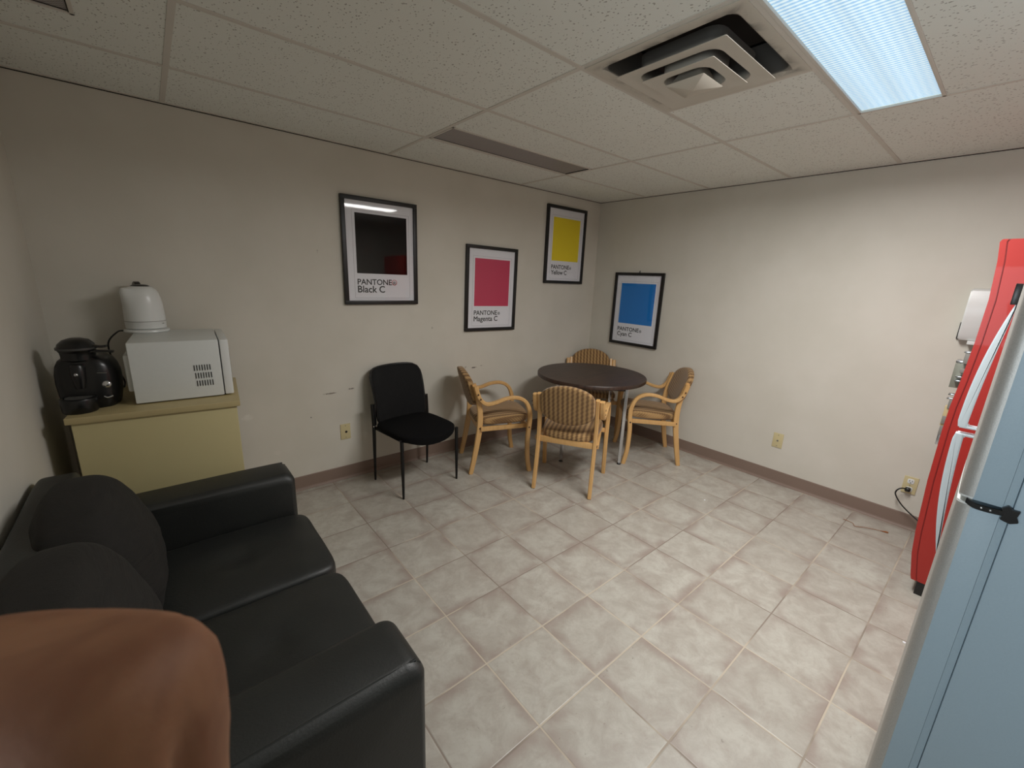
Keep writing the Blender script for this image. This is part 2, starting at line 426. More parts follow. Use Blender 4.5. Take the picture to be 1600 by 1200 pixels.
# ceiling: one tile field with holes where fixtures sit
fix = [(-GX - 1.2192, -GX, -2.665, -2.375), (-GX - 1.2192 + 0.012, -GX - 0.012, -0.812, -0.550), (-4.137, -3.80, -1.04, -0.795), (-GX - 1.2192, -GX - 0.6096, -GY - 1.8288, -GY - 1.2192)]
xs = sorted({XL - 0.1, 0.1} | {f[0] for f in fix} | {f[1] for f in fix}); ys = sorted({YF - 0.1, 0.1} | {f[2] for f in fix} | {f[3] for f in fix})
bm = bmesh.new()
for i in range(len(xs) - 1):
    for j in range(len(ys) - 1):
        cx, cy = (xs[i] + xs[i + 1]) / 2, (ys[j] + ys[j + 1]) / 2
        if any(f[0] < cx < f[1] and f[2] < cy < f[3] for f in fix): continue
        add_box(bm, (cx, cy, H + 0.012), (xs[i + 1] - xs[i], ys[j + 1] - ys[j], 0.018))
bmesh.ops.remove_doubles(bm, verts=bm.verts, dist=1e-5)
struct('ceiling', bm, CEIL)
slab('trim_4', (XL - 0.1, YF - 0.1, H + 0.14), (0.1, 0.1, H + 0.16), SHADOWGAP)   # deck over the plenum
# ceiling grid tees
bm = bmesh.new(); TB = 0.022
def tee(x0, x1, y0, y1, up=0.0):
    add_box(bm, ((x0 + x1) / 2, (y0 + y1) / 2, H + 0.002 + up), (x1 - x0, y1 - y0, 0.005), None, 0.0008)
lines_y = [-GY - 0.6096 * k for k in range(6)]
for k, y in enumerate(lines_y): tee(XL, 0, y - TB / 2, y + TB / 2)
for k in range(3):
    x = -GX - 1.2192 * k; tee(x - TB / 2, x + TB / 2, YF, 0, 0.0007)
tee(-GX - 0.6096 - TB / 2, -GX - 0.6096 + TB / 2, lines_y[3], lines_y[2], 0.0007)
struct('trim_1', bm, GRID)
bm = bmesh.new()   # wall angle around the edge
for c, s in [((XL / 2, -0.009, H + 0.001), (-XL, 0.018, 0.004)), ((-0.009, YF / 2, H + 0.001), (0.018, -YF, 0.004)), ((XL + 0.009, YF / 2, H + 0.001), (0.018, -YF, 0.004))]: add_box(bm, c, s)
struct('trim_2', bm, GRID)
bm = bmesh.new()
for c, s in [((XL / 2, -0.001, H - 0.003), (-XL, 0.002, 0.004)), ((-0.001, YF / 2, H - 0.003), (0.002, -YF, 0.004))]: add_box(bm, c, s)
struct('shadow_strip', bm, SHADOWGAP)  # dark strip paints in the shadow line where walls meet the ceiling
# cove baseboards
def baseboard(name, a, b, n):
    a = Vector(a); b = Vector(b); n = Vector(n)
    prof = [(0, 0.0), (0.013, 0.0), (0.012, 0.004), (0.007, 0.012), (0.0045, 0.02), (0.004, 0.1), (0.002, 0.105), (0, 0.105)]
    bm = bmesh.new(); rings(bm, [[p + n * d + Vector((0, 0, z)) for d, z in prof] for p in (a, b)])
    struct(name, bm, BASEB)
baseboard('baseboard_back', (XL, 0, 0), (0, 0, 0), (0, -1, 0))
baseboard('baseboard_right', (0, 0, 0), (0, YF, 0), (-1, 0, 0))
baseboard('baseboard_left', (XL, 0, 0), (XL, -2.49, 0), (1, 0, 0))

# ------------------------------------------------------------------ ceiling fixtures
def troffer(name, label, x0, x1, y0, y1, lens, lit):
    cx, cy = (x0 + x1) / 2, (y0 + y1) / 2
    t = thing(name, label, 'ceiling light', (cx, cy, H)); hx, hy = (x1 - x0) / 2, (y1 - y0) / 2
    bm = bmesh.new(); fw = 0.012
    for sx, sy, w_, d in [(0, hy - fw / 2, 2 * hx, fw), (0, -hy + fw / 2, 2 * hx, fw), (hx - fw / 2, 0, fw, 2 * hy), (-hx + fw / 2, 0, fw, 2 * hy)]:
        add_box(bm, (sx, sy, 0.004), (w_, d, 0.012), None, 0.001)
    obj('frame', bm, GRID, t)
    box_obj('housing', (0, 0, 0.075), (2 * hx, 2 * hy, 0.09), GRID if lit else SHADOWGAP, t)
    bm = bmesh.new(); add_box(bm, (0, 0, 0.012 if lit else 0.008), (2 * hx - 2 * fw, 2 * hy - 2 * fw, 0.008)); obj('lens', bm, lens, t, False)
    if not lit:
        bm = bmesh.new()
        for s in (-1, 1):
            add_box(bm, (0, s * (hy - fw - 0.002), 0.006), (2 * hx - 2 * fw, 0.003, 0.008)); add_box(bm, (s * (hx - fw - 0.002), 0, 0.006), (0.003, 2 * hy - 2 * fw, 0.014))
        obj('gasket', bm, SHADOWGAP, t)
    return t
troffer('ceiling_light', 'lit fluorescent ceiling light with a bright bluish ribbed lens beside the air diffuser', fix[0][0], fix[0][1], fix[0][2], fix[0][3], LENS, True)
troffer('ceiling_light', 'unlit dark ceiling light in the ceiling above the posters', *fix[1], LOUVER, False)
troffer('ceiling_light', 'unlit dark ceiling light at the top left of the photo', *fix[2], LOUVER, False)

dc = (-GX - 0.9144, -GY - 1.524)
t = thing('air_diffuser', 'square white ceiling air diffuser with sooty plate and nested louvers', 'air vent', (dc[0], dc[1], H))
def sqring(h, z, r, n=4):
    out = []
    for cx, cy, a0 in [(1, 1, 0), (-1, 1, PI / 2), (-1, -1, PI), (1, -1, 1.5 * PI)]:
        for k in range(n + 1):
            a = a0 + PI / 2 * k / n; out.append(Vector((cx * (h - r) + r * math.cos(a), cy * (h - r) + r * math.sin(a), z)))
    return out
bm = bmesh.new(); rings(bm, [sqring(0.296, 0.006, 0.002), sqring(0.297, -0.003, 0.002), sqring(0.258, -0.004, 0.03), sqring(0.246, 0.004, 0.04), sqring(0.236, 0.05, 0.04), sqring(0.225, 0.11, 0.04)], False)
obj('face_plate', bm, DIFF, t)
for h1, h0, z1, z0 in [(0.210, 0.150, -0.033, -0.027), (0.140, 0.088, -0.047, -0.042)]:
    bm = bmesh.new(); rings(bm, [sqring(h0 + 0.006, 0.04, 0.05), sqring(h0 + 0.003, z0 + 0.006, 0.05), sqring(h0 + 0.006, z0, 0.05), sqring(h1, z1, 0.006), sqring(h1, z1 + 0.002, 0.006), sqring(h0 + 0.012, z0 + 0.004, 0.05), sqring(h0 + 0.007, z0 + 0.010, 0.05), sqring(h0 + 0.010, 0.04, 0.05)], False, loop=True)
    obj('louver', bm, DIFF, t)
bm = bmesh.new(); rings(bm, [sqring(0.03, 0.01, 0.01), sqring(0.060, -0.046, 0.008), sqring(0.077, -0.058, 0.005), sqring(0.075, -0.060, 0.005), sqring(0.004, -0.072, 0.001)])
obj('center_cone', bm, DIFF, t)
box_obj('duct', (0, 0, 0.115), (0.42, 0.42, 0.01), SHADOWGAP, t)

# ------------------------------------------------------------------ framed posters
def text_mesh(s, size_w, mat, parent, loc, rot, bold=0.012, name='lettering', depth=0.0004):
    cu = D.curves.new(name, 'FONT'); cu.body = s; cu.size = 1; cu.bevel_depth = bold; cu.bevel_resolution = 0; cu.extrude = 0.001; cu.resolution_u = 4
    o = D.objects.new(name, cu); COL.objects.link(o); dg = bpy.context.evaluated_depsgraph_get()
    me = D.meshes.new_from_object(o.evaluated_get(dg)); D.objects.remove(o); D.curves.remove(cu)
    xs_ = [v.co.x for v in me.vertices]; k = size_w / (max(xs_) - min(xs_)); x0 = min(xs_)
    for v in me.vertices: v.co = Vector(((v.co.x - x0) * k, v.co.y * k, v.co.z / (0.001 + bold) * depth))
    me.materials.clear(); me.materials.append(mat)
    r = D.objects.new(name, me); COL.objects.link(r); r.parent = parent; r.location = loc; r.rotation_euler = rot
    return r
def poster(label, c, rz, swatch, word, tilt=0, redmark=False, L=0.17):
    W, Hh = 0.555, 0.722; fw = 0.027
    t = thing('framed_poster', label, 'framed poster', c, rz, 'colour swatch posters'); t.rotation_euler = (0, tilt, rz)
    bm = bmesh.new()   # local: x along wall, -y towards the room
    for x, z, sx, sz in [(0, Hh / 2 - fw / 2, W, fw), (0, -Hh / 2 + fw / 2, W, fw), (W / 2 - fw / 2, 0, fw, Hh - 2 * fw), (-W / 2 + fw / 2, 0, fw, Hh - 2 * fw)]:
        add_box(bm, (x, -0.013, z), (sx, 0.024, sz), None, 0.0015)
    obj('frame', bm, BLACKFRAME, t)
    box_obj('paper', (0, -0.008, 0), (W - 1.6 * fw, 0.004, Hh - 1.6 * fw), PAPER, t, 0)
    fx = lambda u: (u - 0.5) * W; fz = lambda v_: (0.5 - v_) * Hh
    bm = bmesh.new(); sw = (L, 0.855, 0.145, 0.70)
    add_box(bm, ((fx(sw[0]) + fx(sw[1])) / 2, -0.0105, (fz(sw[2]) + fz(sw[3])) / 2), (fx(sw[1]) - fx(sw[0]), 0.0012, fz(sw[2]) - fz(sw[3])))
    obj('colour_swatch', bm, swatch, t)
    bm = bmesh.new(); a, b, c_, d = fx(0.135), fx(0.89), fz(0.12), fz(0.935); lw = 0.0022
    for x, z, sx, sz in [((a + b) / 2, c_, b - a, lw), ((a + b) / 2, d, b - a, lw), (a, (c_ + d) / 2, lw, c_ - d), (b, (c_ + d) / 2, lw, c_ - d)]: add_box(bm, (x, -0.0103, z), (sx, 0.0008, sz))
    obj('border_line', bm, LINE, t)
    rot = (PI / 2, 0, 0)
    text_mesh('PANTONE', 0.255, INK, t, (fx(L), -0.0108, fz(0.807)), rot, 0.016)
    text_mesh('\u00ae', 0.026, INK, t, (fx(L) + 0.262, -0.0108, fz(0.807)), rot, 0.01)
    text_mesh(word, {'Black C': 0.20, 'Magenta C': 0.262, 'Yellow C': 0.225, 'Cyan C': 0.178}[word], INK, t, (fx(L), -0.0108, fz(0.882)), rot, 0.016)
    if redmark:
        bm = bmesh.new(); rr = []
        for k in range(32):
            a_ = 2 * PI * k / 32; rr.append([Vector(((0.017 + q) * math.cos(a_), y, (0.017 + q) * math.sin(a_))) for q, y in ((0, 0), (0.003, 0), (0.003, -0.0008), (0, -0.0008))])
        rings(bm, rr, loop=True); o = obj('red_ring', bm, REDINK, t, loc=(fx(L) + 0.275, -0.0108, fz(0.782)))
    bm = bmesh.new(); add_box(bm, (0, -0.015, 0), (W - 2 * fw + 0.004, 0.0016, Hh - 2 * fw + 0.004)); obj('glass_pane', bm, GLASS, t, False)
    return t
SW_K = simple('black_swatch', (10, 10, 11), 0.9, spec=0.05); SW_M = simple('magenta_swatch', (200, 36, 84), 0.6); SW_Y = simple('yellow_swatch', (240, 216, 10), 0.6); SW_C = simple('cyan_swatch', (0, 122, 206), 0.6)
poster('black framed poster with a glossy black swatch reading Black C', (-2.415, 0, 1.674), 0, SW_K, 'Black C', redmark=True)
poster('black framed poster with a magenta swatch, between the black and the yellow swatch posters', (-1.413, 0, 1.434), 0, SW_M, 'Magenta C', tilt=0.012)
poster('black framed poster with a yellow swatch near the ceiling corner', (-0.505, 0, 1.867), 0, SW_Y, 'Yellow C')
cy = poster('black framed poster with a blue cyan swatch on the right wall', (0, -0.567, 1.279), -PI / 2, SW_C, 'Cyan C', L=0.15)
bm = bmesh.new(); tube(bm, [(0.0, -0.006, 0.361), (0, -0.01, 0.372), (0, -0.003, 0.378)], 0.004, 8, 4); obj('hook', bm, BLACKFRAME, cy)

# ------------------------------------------------------------------ wall plates
def wall_plate(label, c, rz, kind):
    t = thing('wall_plate', label, 'wall plate', c, rz)
    box_obj('plate', (0, -0.003, 0), (0.072, 0.006, 0.118), IVORY, t, 0.002)
    for z in (-0.045, 0.045) if kind != 'duplex' else (0,):
        bm = bmesh.new(); bmesh.ops.create_cone(bm, cap_ends=True, segments=12, radius1=0.003, radius2=0.003, depth=0.002, matrix=Matrix.Translation((0, -0.0065, z)) @ Matrix.Rotation(PI / 2, 4, 'X'))
        obj('screw', bm, GREYPL, t)
    if kind == 'duplex':
        for z in (0.028, -0.028):
            bm = bmesh.new(); rbox(bm, (0, -0.0065, z), (0.034, 0.005, 0.034), 4, 6); r = obj('receptacle', bm, WHITEPL, t)
            bm = bmesh.new()
            for x in (-0.007, 0.007): add_box(bm, (x, -0.0092, z + 0.003), (0.0025, 0.001, 0.011))
            add_box(bm, (0, -0.0092, z - 0.009), (0.006, 0.001, 0.005)); obj('slot', bm, INK, r)
    else:
        bm = bmesh.new(); rr_ = 0.0085 if kind == 'jack' else 0.007
        bmesh.ops.create_cone(bm, cap_ends=True, segments=16, radius1=rr_, radius2=rr_, depth=0.004, matrix=Matrix.Translation((0.004 if kind == 'jack' else 0, -0.007, -0.002)) @ Matrix.Rotation(PI / 2, 4, 'X'))
        obj('jack_hole', bm, INK if kind == 'jack' else GREYPL, t)
    return t
wall_plate('tan wall plate with a dark hole left of the black chair', (-2.740, 0, 0.378), 0, 'jack')
wall_plate('ivory cable wall plate low on the middle of the right wall', (0, -2.017, 0.357), -PI / 2, 'coax')
wall_plate('ivory power outlet beside the red machine with a black plug', (0, -2.823, 0.305), -PI / 2, 'duplex')

# ------------------------------------------------------------------ round table
TC = Vector((-0.797, -0.705, 0))
t = thing('round_table', 'round dark wood-topped table on chrome legs in the corner', 'table', TC)
bm = bmesh.new(); R_ = 0.478
lathe(bm, [(0.001, 0.708), (R_ - 0.006, 0.708), (R_, 0.713), (R_, 0.736), (R_ - 0.004, 0.741), (0.001, 0.742)], seg=72); obj('tabletop', bm, TTOP, t)
APR = simple('dark_brown_apron', (44, 32, 26), 0.5); ap = Rz(math.atan2(-0.375, 0.035) + PI / 4)
for a in range(4):
    bm = bmesh.new(); q = ap @ Rz(a * PI / 2); add_box(bm, q @ Vector((0.262, 0, 0.682)), (0.02, 0.52, 0.05), q); obj('apron', bm, APR, t)
legs = [Vector((-0.779, -1.080, 0)), Vector((-1.16, -0.745, 0)), Vector((-0.836, -0.336, 0)), Vector((-0.434, -0.665, 0))]
for L in legs:
    d = L - TC; a = math.atan2(d.y, d.x) + PI / 4
    bm = bmesh.new(); add_box(bm, (0, 0, 0.362), (0.026, 0.026, 0.69), Rz(a), 0.002); lg = obj('leg', bm, CHROME, t, loc=(d.x, d.y, 0))
    bm = bmesh.new(); lathe(bm, [(0.016, 0), (0.018, 0.004), (0.014, 0.012), (0.006, 0.02)], seg=16); obj('foot_glide', bm, BLACKPL, lg)

# ------------------------------------------------------------------ wooden armchairs
BOLT = simple('brown_bolt', (74, 50, 32), 0.5)
def make_armchair(label, group):
    t = thing('armchair', label, 'chair', (0, 0, 0), 0, group)
    for s in (-1, 1):
        # rear leg / back post
        bm = bmesh.new()
        ribbon(bm, [(-0.235, s * 0.212, 0), (-0.205, s * 0.211, 0.15), (-0.172, s * 0.21, 0.36), (-0.168, s * 0.21, 0.50), (-0.186, s * 0.21, 0.62), (-0.223, s * 0.21, 0.745)], 0.027, lambda u: 0.034 + 0.010 * math.sin(PI * min(1, u * 1.1)), rad=0.35)
        lg = obj('rear_leg', bm, WOOD, t)
        bm = bmesh.new(); add_box(bm, (-0.235, s * 0.212, 0.003), (0.03, 0.024, 0.006)); obj('foot_glide', bm, BLACKPL, lg)
        # bent front leg running on into the armrest and up the back
        bm = bmesh.new()
        ribbon(bm, [(0.248, s * 0.252, 0), (0.226, s * 0.252, 0.13), (0.222, s * 0.25, 0.30), (0.232, s * 0.25, 0.44), (0.226, s * 0.25, 0.52), (0.19, s * 0.25, 0.595), (0.12, s * 0.25, 0.632), (0.03, s * 0.249, 0.628), (-0.06, s * 0.247, 0.598), (-0.13, s * 0.245, 0.592), (-0.178, s * 0.243, 0.632), (-0.200, s * 0.242, 0.68), (-0.214, s * 0.241, 0.735)],
               lambda u: 0.032 if u < 0.45 else 0.036, lambda u: 0.036 - 0.010 * math.sin(PI * min(1, max(0, (u - 0.3) * 1.6))), rad=0.4)
        ar = obj('bent_arm', bm, WOOD, t)
        bm = bmesh.new(); add_box(bm, (0.247, s * 0.252, 0.003), (0.03, 0.026, 0.006)); obj('foot_glide', bm, BLACKPL, ar)
        for (x, z) in [(0.226, 0.385), (-0.168, 0.385), (-0.176, 0.635), (-0.196, 0.672)]:
            bm = bmesh.new()
            bmesh.ops.create_cone(bm, cap_ends=True, segments=12, radius1=0.007, radius2=0.006, depth=0.003, matrix=Matrix.Translation((x, s * (0.2675 if z > 0.5 else (0.267 if x > 0 else 0.2265)), z)) @ Matrix.Rotation(PI / 2, 4, 'X'))
            obj('bolt', bm, BOLT, t)
    for c, sz, rt in [((0.028, -0.216, 0.382), (0.385, 0.018, 0.036), 0.07), ((0.028, 0.216, 0.382), (0.385, 0.018, 0.036), -0.07), ((0.222, 0, 0.382), (0.020, 0.47, 0.036), 0), ((-0.172, 0, 0.385), (0.020, 0.405, 0.044), 0)]:
        bm = bmesh.new(); add_box(bm, c, sz, Rz(rt), 0.003); obj('seat_rail', bm, WOOD, t)
    # seat pad: wider in front, puffed, a welt around it
    def seatf(p):
        k = 1 + 0.10 * (p.x / 0.23); z = p.z + 0.012 * (p.x / 0.23) + 0.006 * math.cos(p.y * 9)
        return Vector((p.x, p.y * k, z))
    bm = bmesh.new(); rbox(bm, (0.032, 0, 0.437), (0.445, 0.43, 0.078), 4.2, 14, None, seatf); obj('seat', bm, TWEED, t)
    # barrel-shaped backrest pad, curved and leaning back
    def backf(p):
        y, z = p.y, p.z; u = y / 0.2; v = z / 0.15
        hz = 0.166 - 0.062 * u * u
        z2 = v * (hz - 0.012) + 0.680
        x = -0.197 - (z2 - 0.60) * 0.30 - 0.018 * (1 - u * u) + p.x
        return Vector((x, y, z2))
    bm = bmesh.new(); rbox(bm, (0, 0, 0), (0.060, 0.39, 0.30), 6, 14, None, backf); obj('backrest', bm, TWEED, t)
    return t
proto = make_armchair('tan upholstered wooden armchair with its back to the camera, nearest the table front', 'wooden armchairs around the round table')
def place_chair(feet, label, first=False):
    # feet: rear-left(y+), rear-right(y-), front-left, front-right positions on the floor (None where unseen)
    pass
CH = [((-1.372, -1.018), math.radians(31), None),
      ((-1.640, -0.388), math.radians(-23), 'tan upholstered wooden armchair beside the black chair, facing the table'),
      ((-0.378, -1.086), math.radians(135), 'tan upholstered wooden armchair against the right wall, facing the table'),
      ((-0.345, -0.362), math.radians(226), 'tan upholstered wooden armchair in the corner behind the table')]
for i, (xy, rz, lab) in enumerate(CH):
    o = proto if i == 0 else copy_tree(proto)
    o.location = (xy[0], xy[1], 0); o.rotation_euler = (0, 0, rz)
    if lab: o['label'] = lab

# ------------------------------------------------------------------ black side chair
t = thing('side_chair', 'black mesh-back side chair with thin metal legs against the wall', 'chair', (-2.330, -0.325, 0), math.radians(-84))
for (x, y, rear) in [(-0.195, 0.236, 1), (-0.195, -0.236, 1), (0.195, 0.236, 0), (0.195, -0.236, 0)]:
    bm = bmesh.new()
    if rear: tube(bm, [(x - 0.005, y, 0), (x + 0.0, y, 0.2), (x + 0.004, y, 0.42), (x - 0.01, y, 0.60)], lambda u: 0.0075 + 0.0055 * min(1, u * 2.0), 12, 5)
    else: tube(bm, [(x, y, 0), (x - 0.002, y, 0.2), (x - 0.006, y, 0.425)], lambda u: 0.0075 + 0.0055 * min(1, u * 1.6), 12, 5)
    lg = obj('leg', bm, BLACKMETAL, t)
bm = bmesh.new()
for s in (-1, 1): tube(bm, [(-0.195, s * 0.222, 0.415), (0.17, s * 0.222, 0.422)], 0.010, 10, 0)
tube(bm, [(-0.195, -0.225, 0.415), (-0.195, 0.225, 0.415)], 0.010, 10, 0); tube(bm, [(0.15, -0.225, 0.421), (0.15, 0.225, 0.421)], 0.010, 10, 0)
obj('seat_frame', bm, BLACKMETAL, t)
def sf(p):
    fr = max(0, p.x / 0.23); sag = 0.055 * fr * fr * (1 - (p.y / 0.23) ** 2)   # front edge bulges forward and rolls down
    return Vector((p.x + sag * 0.9, p.y, p.z - 0.02 * fr ** 3 * (1 - (p.y / 0.24) ** 2) + 0.004 * math.cos(p.y * 8) - 0.03 * fr ** 2 * max(0, 1 - (p.y / 0.2) ** 2) * (1 if p.z < 0 else 0.15)))
bm = bmesh.new(); rbox(bm, (0.005, 0, 0.437), (0.44, 0.475, 0.062), 5, 14, None, sf); obj('seat', bm, BLACKFAB, t)
def bf(p):
    u = p.y / 0.23; v = (p.z + 0.215) / 0.43
    w_ = 0.205 + 0.014 * v
    z = 0.425 + v * 0.43 - 0.012 * u * u * v
    return Vector((-0.200 - 0.10 * v * v - 0.035 * (1 - u * u) + 0.02 + p.x, u * w_, z))
bm = bmesh.new(); rbox(bm, (0, 0, 0), (0.020, 0.46, 0.43), 9, 14, None, bf); obj('mesh_back', bm, MESH, t)
bm = bmesh.new(); prof = []
for k in range(49):
    a = 2 * PI * k / 48; ca, sa = math.cos(a), math.sin(a); kk = (abs(ca) ** 7 + abs(sa) ** 7) ** (1 / 7); prof.append(bf(Vector((0, ca / kk * 0.23, sa / kk * 0.215))))
rr = []
for k in range(48):
    p = prof[k]; T = (prof[(k + 1) % 48] - prof[k - 1]).normalized(); N = Vector((1, 0, 0)); B = T.cross(N).normalized(); N = B.cross(T)
    rr.append([p + (N * math.cos(a) * 0.011 + B * math.sin(a) * 0.009) for a in [2 * PI * j / 8 for j in range(8)]])
rings(bm, rr, loop=True); obj('back_frame', bm, BLACKPL, t)
for s in (-1, 1):
    bm = bmesh.new(); add_box(bm, (-0.200, s * 0.222, 0.52), (0.03, 0.014, 0.16), None, 0.003); obj('back_bracket', bm, BLACKPL, t)
bm = bmesh.new(); bmesh.ops.create_cone(bm, cap_ends=True, segments=12, radius1=0.005, radius2=0.005, depth=0.004, matrix=Matrix.Translation((-0.17, -0.2475, 0.44)) @ Matrix.Rotation(PI / 2, 4, 'X')); obj('screw', bm, SILVER, t)

# ------------------------------------------------------------------ cabinet and appliances
CZ = 0.91; CA = -0.0985; fl = Vector((-4.062, -0.645, 0))
CW, CDp = 0.607, 0.54
t = thing('storage_cabinet', 'beige two-tone storage cabinet under the microwave and coffee maker', 'cabinet', fl, CA)
bm = bmesh.new(); add_box(bm, (CW / 2, CDp / 2 + 0.004, (CZ - 0.028) / 2 + 0.02), (CW - 0.03, CDp - 0.02, CZ - 0.028 - 0.04), None, 0.003); obj('body', bm, BEIGE, t)
box_obj('plinth', (CW / 2, CDp / 2 + 0.02, 0.022), (CW - 0.06, CDp - 0.06, 0.044), SHADOWGAP, t)
bm = bmesh.new(); add_box(bm, (CW / 2, CDp / 2, CZ - 0.014), (CW, CDp, 0.028), None, 0.004); obj('top_panel', bm, BEIGETOP, t)

# microwave, its side to the camera and its door to the right
MZ = CZ
mx0, mx1 = -3.838, -3.507; my = -0.548; md = 0.45; MA = -0.055
t = thing('microwave_oven', 'white microwave oven on the beige cabinet with side vent slots', 'microwave', (mx0, my - 0.012, MZ), MA)
wx = 0.335; mh = 0.278
bm = bmesh.new(); add_box(bm, (wx / 2, md / 2, mh / 2 + 0.006), (wx, md, mh), None, 0.006); obj('case', bm, MWBODY, t)
bm = bmesh.new(); add_box(bm, (-0.011, md / 2, 0.14), (0.022, md - 0.08, 0.17), None, 0.01); obj('rear_housing', bm, MWBODY, t)
bm = bmesh.new(); add_box(bm, (wx + 0.022, md / 2, mh / 2 + 0.006), (0.036, md - 0.002, mh - 0.004), None, 0.006); dr = obj('door', bm, WHITEPL, t)
box_obj('door_window', (wx + 0.041, md / 2 - 0.05, mh / 2 + 0.006), (0.003, md - 0.18, mh - 0.10), BLACKPL, dr)
bm = bmesh.new()
for r in range(3):
    for k in range(7): add_box(bm, (wx - 0.106 + k * 0.0102 + r * 0.002, -0.0006, 0.152 - r * 0.038), (0.0034, 0.003, 0.027), None)
obj('vent_slots', bm, INK, t, False)
for (x, y) in [(0.03, 0.04), (0.03, md - 0.04), (wx - 0.005, 0.04), (wx - 0.005, md - 0.04)]:
    bm = bmesh.new(); lathe(bm, [(0.012, 0), (0.013, 0.001), (0.012, 0.007)], seg=14); obj('foot', bm, BLACKPL, t, loc=(x, y, 0))

# kettle
KZ = MZ + mh + 0.0065
t = thing('electric_kettle', 'white electric kettle standing on top of the microwave', 'kettle', (-3.762, -0.145, KZ), math.radians(100))
bm = bmesh.new(); lathe(bm, [(0.001, 0), (0.090, 0), (0.094, 0.005), (0.092, 0.012), (0.080, 0.016), (0.001, 0.017)], seg=48); obj('base_plate', bm, WHITEPL, t)
bm = bmesh.new(); lathe(bm, [(0.001, 0.018), (0.078, 0.018), (0.082, 0.022), (0.083, 0.055), (0.0835, 0.056), (0.083, 0.06), (0.0815, 0.10), (0.0795, 0.14), (0.076, 0.17), (0.070, 0.195), (0.061, 0.213), (0.048, 0.225), (0.034, 0.231), (0.001, 0.233)], seg=56)
# spout: pull the upper wall out to one side
for v in bm.verts:
    a = math.atan2(v.co.y, v.co.x); k = max(0, math.cos(a - math.radians(112))) ** 12; zz = max(0, min(1, (v.co.z - 0.135) / 0.075));
    if v.co.z < 0.224: d = Vector((math.cos(a), math.sin(a), 0)); v.co += d * 0.026 * k * zz + Vector((0, 0, 0.008 * k * zz))
bd = obj('body', bm, WHITEPL, t)
bm = bmesh.new(); lathe(bm, [(0.0838, 0.0555), (0.0842, 0.0565), (0.0838, 0.0575), (0.0825, 0.0565)], seg=56); obj('seam_ring', bm, GREYPL, bd)
bm = bmesh.new(); lathe(bm, [(0.001, 0.226), (0.036, 0.226), (0.038, 0.231), (0.030, 0.236), (0.018, 0.238), (0.001, 0.239)], seg=32); obj('lid', bm, BLACKPL, t)
bm = bmesh.new(); q = math.radians(2)
hp = lambda r, z: (r * math.cos(q), r * math.sin(q), z)
ribbon(bm, [hp(0.030, 0.228), hp(0.055, 0.243), hp(0.085, 0.236), hp(0.112, 0.205), hp(0.119, 0.14), hp(0.110, 0.075), hp(0.080, 0.045)], 0.024, 0.014, side=Vector((-math.sin(q), math.cos(q), 0)))
obj('handle', bm, BLACKPL, t)
bm = bmesh.new(); add_box(bm, (0, 0, 0), (0.012, 0.001, 0.003)); o = obj('badge', bm, GREYPL, t, False); a = math.radians(-135); o.location = (0.0838 * math.cos(a), 0.0838 * math.sin(a), 0.044); o.rotation_euler = (0, 0, a + PI / 2)
bm = bmesh.new(); tube(bm, [(0.0, 0.085, 0.008), (0.005, 0.115, 0.004), (0.02, 0.155, -0.05), (0.03, 0.150, -0.14), (0.01, 0.135, -0.20), (0.03, 0.12, -0.255), (0.0, 0.13, -0.279)], 0.0038, 8, 6); obj('cord', bm, BLACKPL, t)

# coffee maker
t = thing('coffee_maker', 'black single-serve coffee maker at the left end of the cabinet', 'coffee maker', (-3.975, -0.47, CZ), math.radians(-100))
# local +x is the front (towards the camera), y is sideways (left in the photo is -y)
def egg(h, w0, w1):
    pass
bm = bmesh.new()
rr = []
for z, w_, d0, d1 in [(0, 0.075, -0.10, 0.055), (0.012, 0.082, -0.11, 0.06), (0.06, 0.092, -0.118, 0.062), (0.11, 0.096, -0.12, 0.060), (0.15, 0.095, -0.12, 0.058), (0.185, 0.088, -0.115, 0.055), (0.21, 0.076, -0.108, 0.05), (0.225, 0.058, -0.095, 0.04), (0.228, 0.03, -0.07, 0.02)]:
    ring = []
    for k in range(40):
        a = 2 * PI * k / 40; ca, sa = math.cos(a), math.sin(a); n_ = 3.2; kk = (abs(ca) ** n_ + abs(sa) ** n_) ** (1 / n_)
        ring.append(Vector(((d0 + d1) / 2 + (d1 - d0) / 2 * ca / kk, (w_ + 0.008) * sa / kk - 0.010, z)))
    rr.append(ring)
rings(bm, rr); obj('body', bm, BLACKPL, t)
bm = bmesh.new(); rr = []
for z, r, off in [(0.215, 0.058, 0), (0.232, 0.058, 0), (0.247, 0.060, 0), (0.252, 0.062, 0.004), (0.264, 0.066, 0.006), (0.282, 0.060, 0.004), (0.298, 0.044, 0.0), (0.306, 0.02, 0)]:
    rr.append([Vector((0.005 + off + r * math.cos(a), -0.022 + r * 0.95 * math.sin(a), z)) for a in [2 * PI * k / 36 for k in range(36)]])
rings(bm, rr); hd = obj('brew_head', bm, BLACKPL, t)
bm = bmesh.new(); rr = []
for k in range(36):
    a = 2 * PI * k / 36; rr.append([Vector((0.011 + (0.064 + q * 0.004) * math.cos(a), -0.022 + (0.061 + q * 0.004) * math.sin(a), 0.264 + p * 0.004)) for q, p in ((-1, -1), (1, -1), (1, 1), (-1, 1))])
rings(bm, rr, loop=True); obj('rim', bm, simple('dark_grey_rim', (66, 66, 64), 0.35), hd)
for pl in ([(0.02, 0.025, 0.276), (0.02, 0.055, 0.268), (0.02, 0.078, 0.270)], [(0.03, 0.02, 0.250), (0.03, 0.06, 0.250), (0.03, 0.100, 0.246)]):
    bm = bmesh.new(); ribbon(bm, pl, 0.02, 0.009, side=Vector((1, 0, 0))); obj('lever', bm, BLACKPL, t)
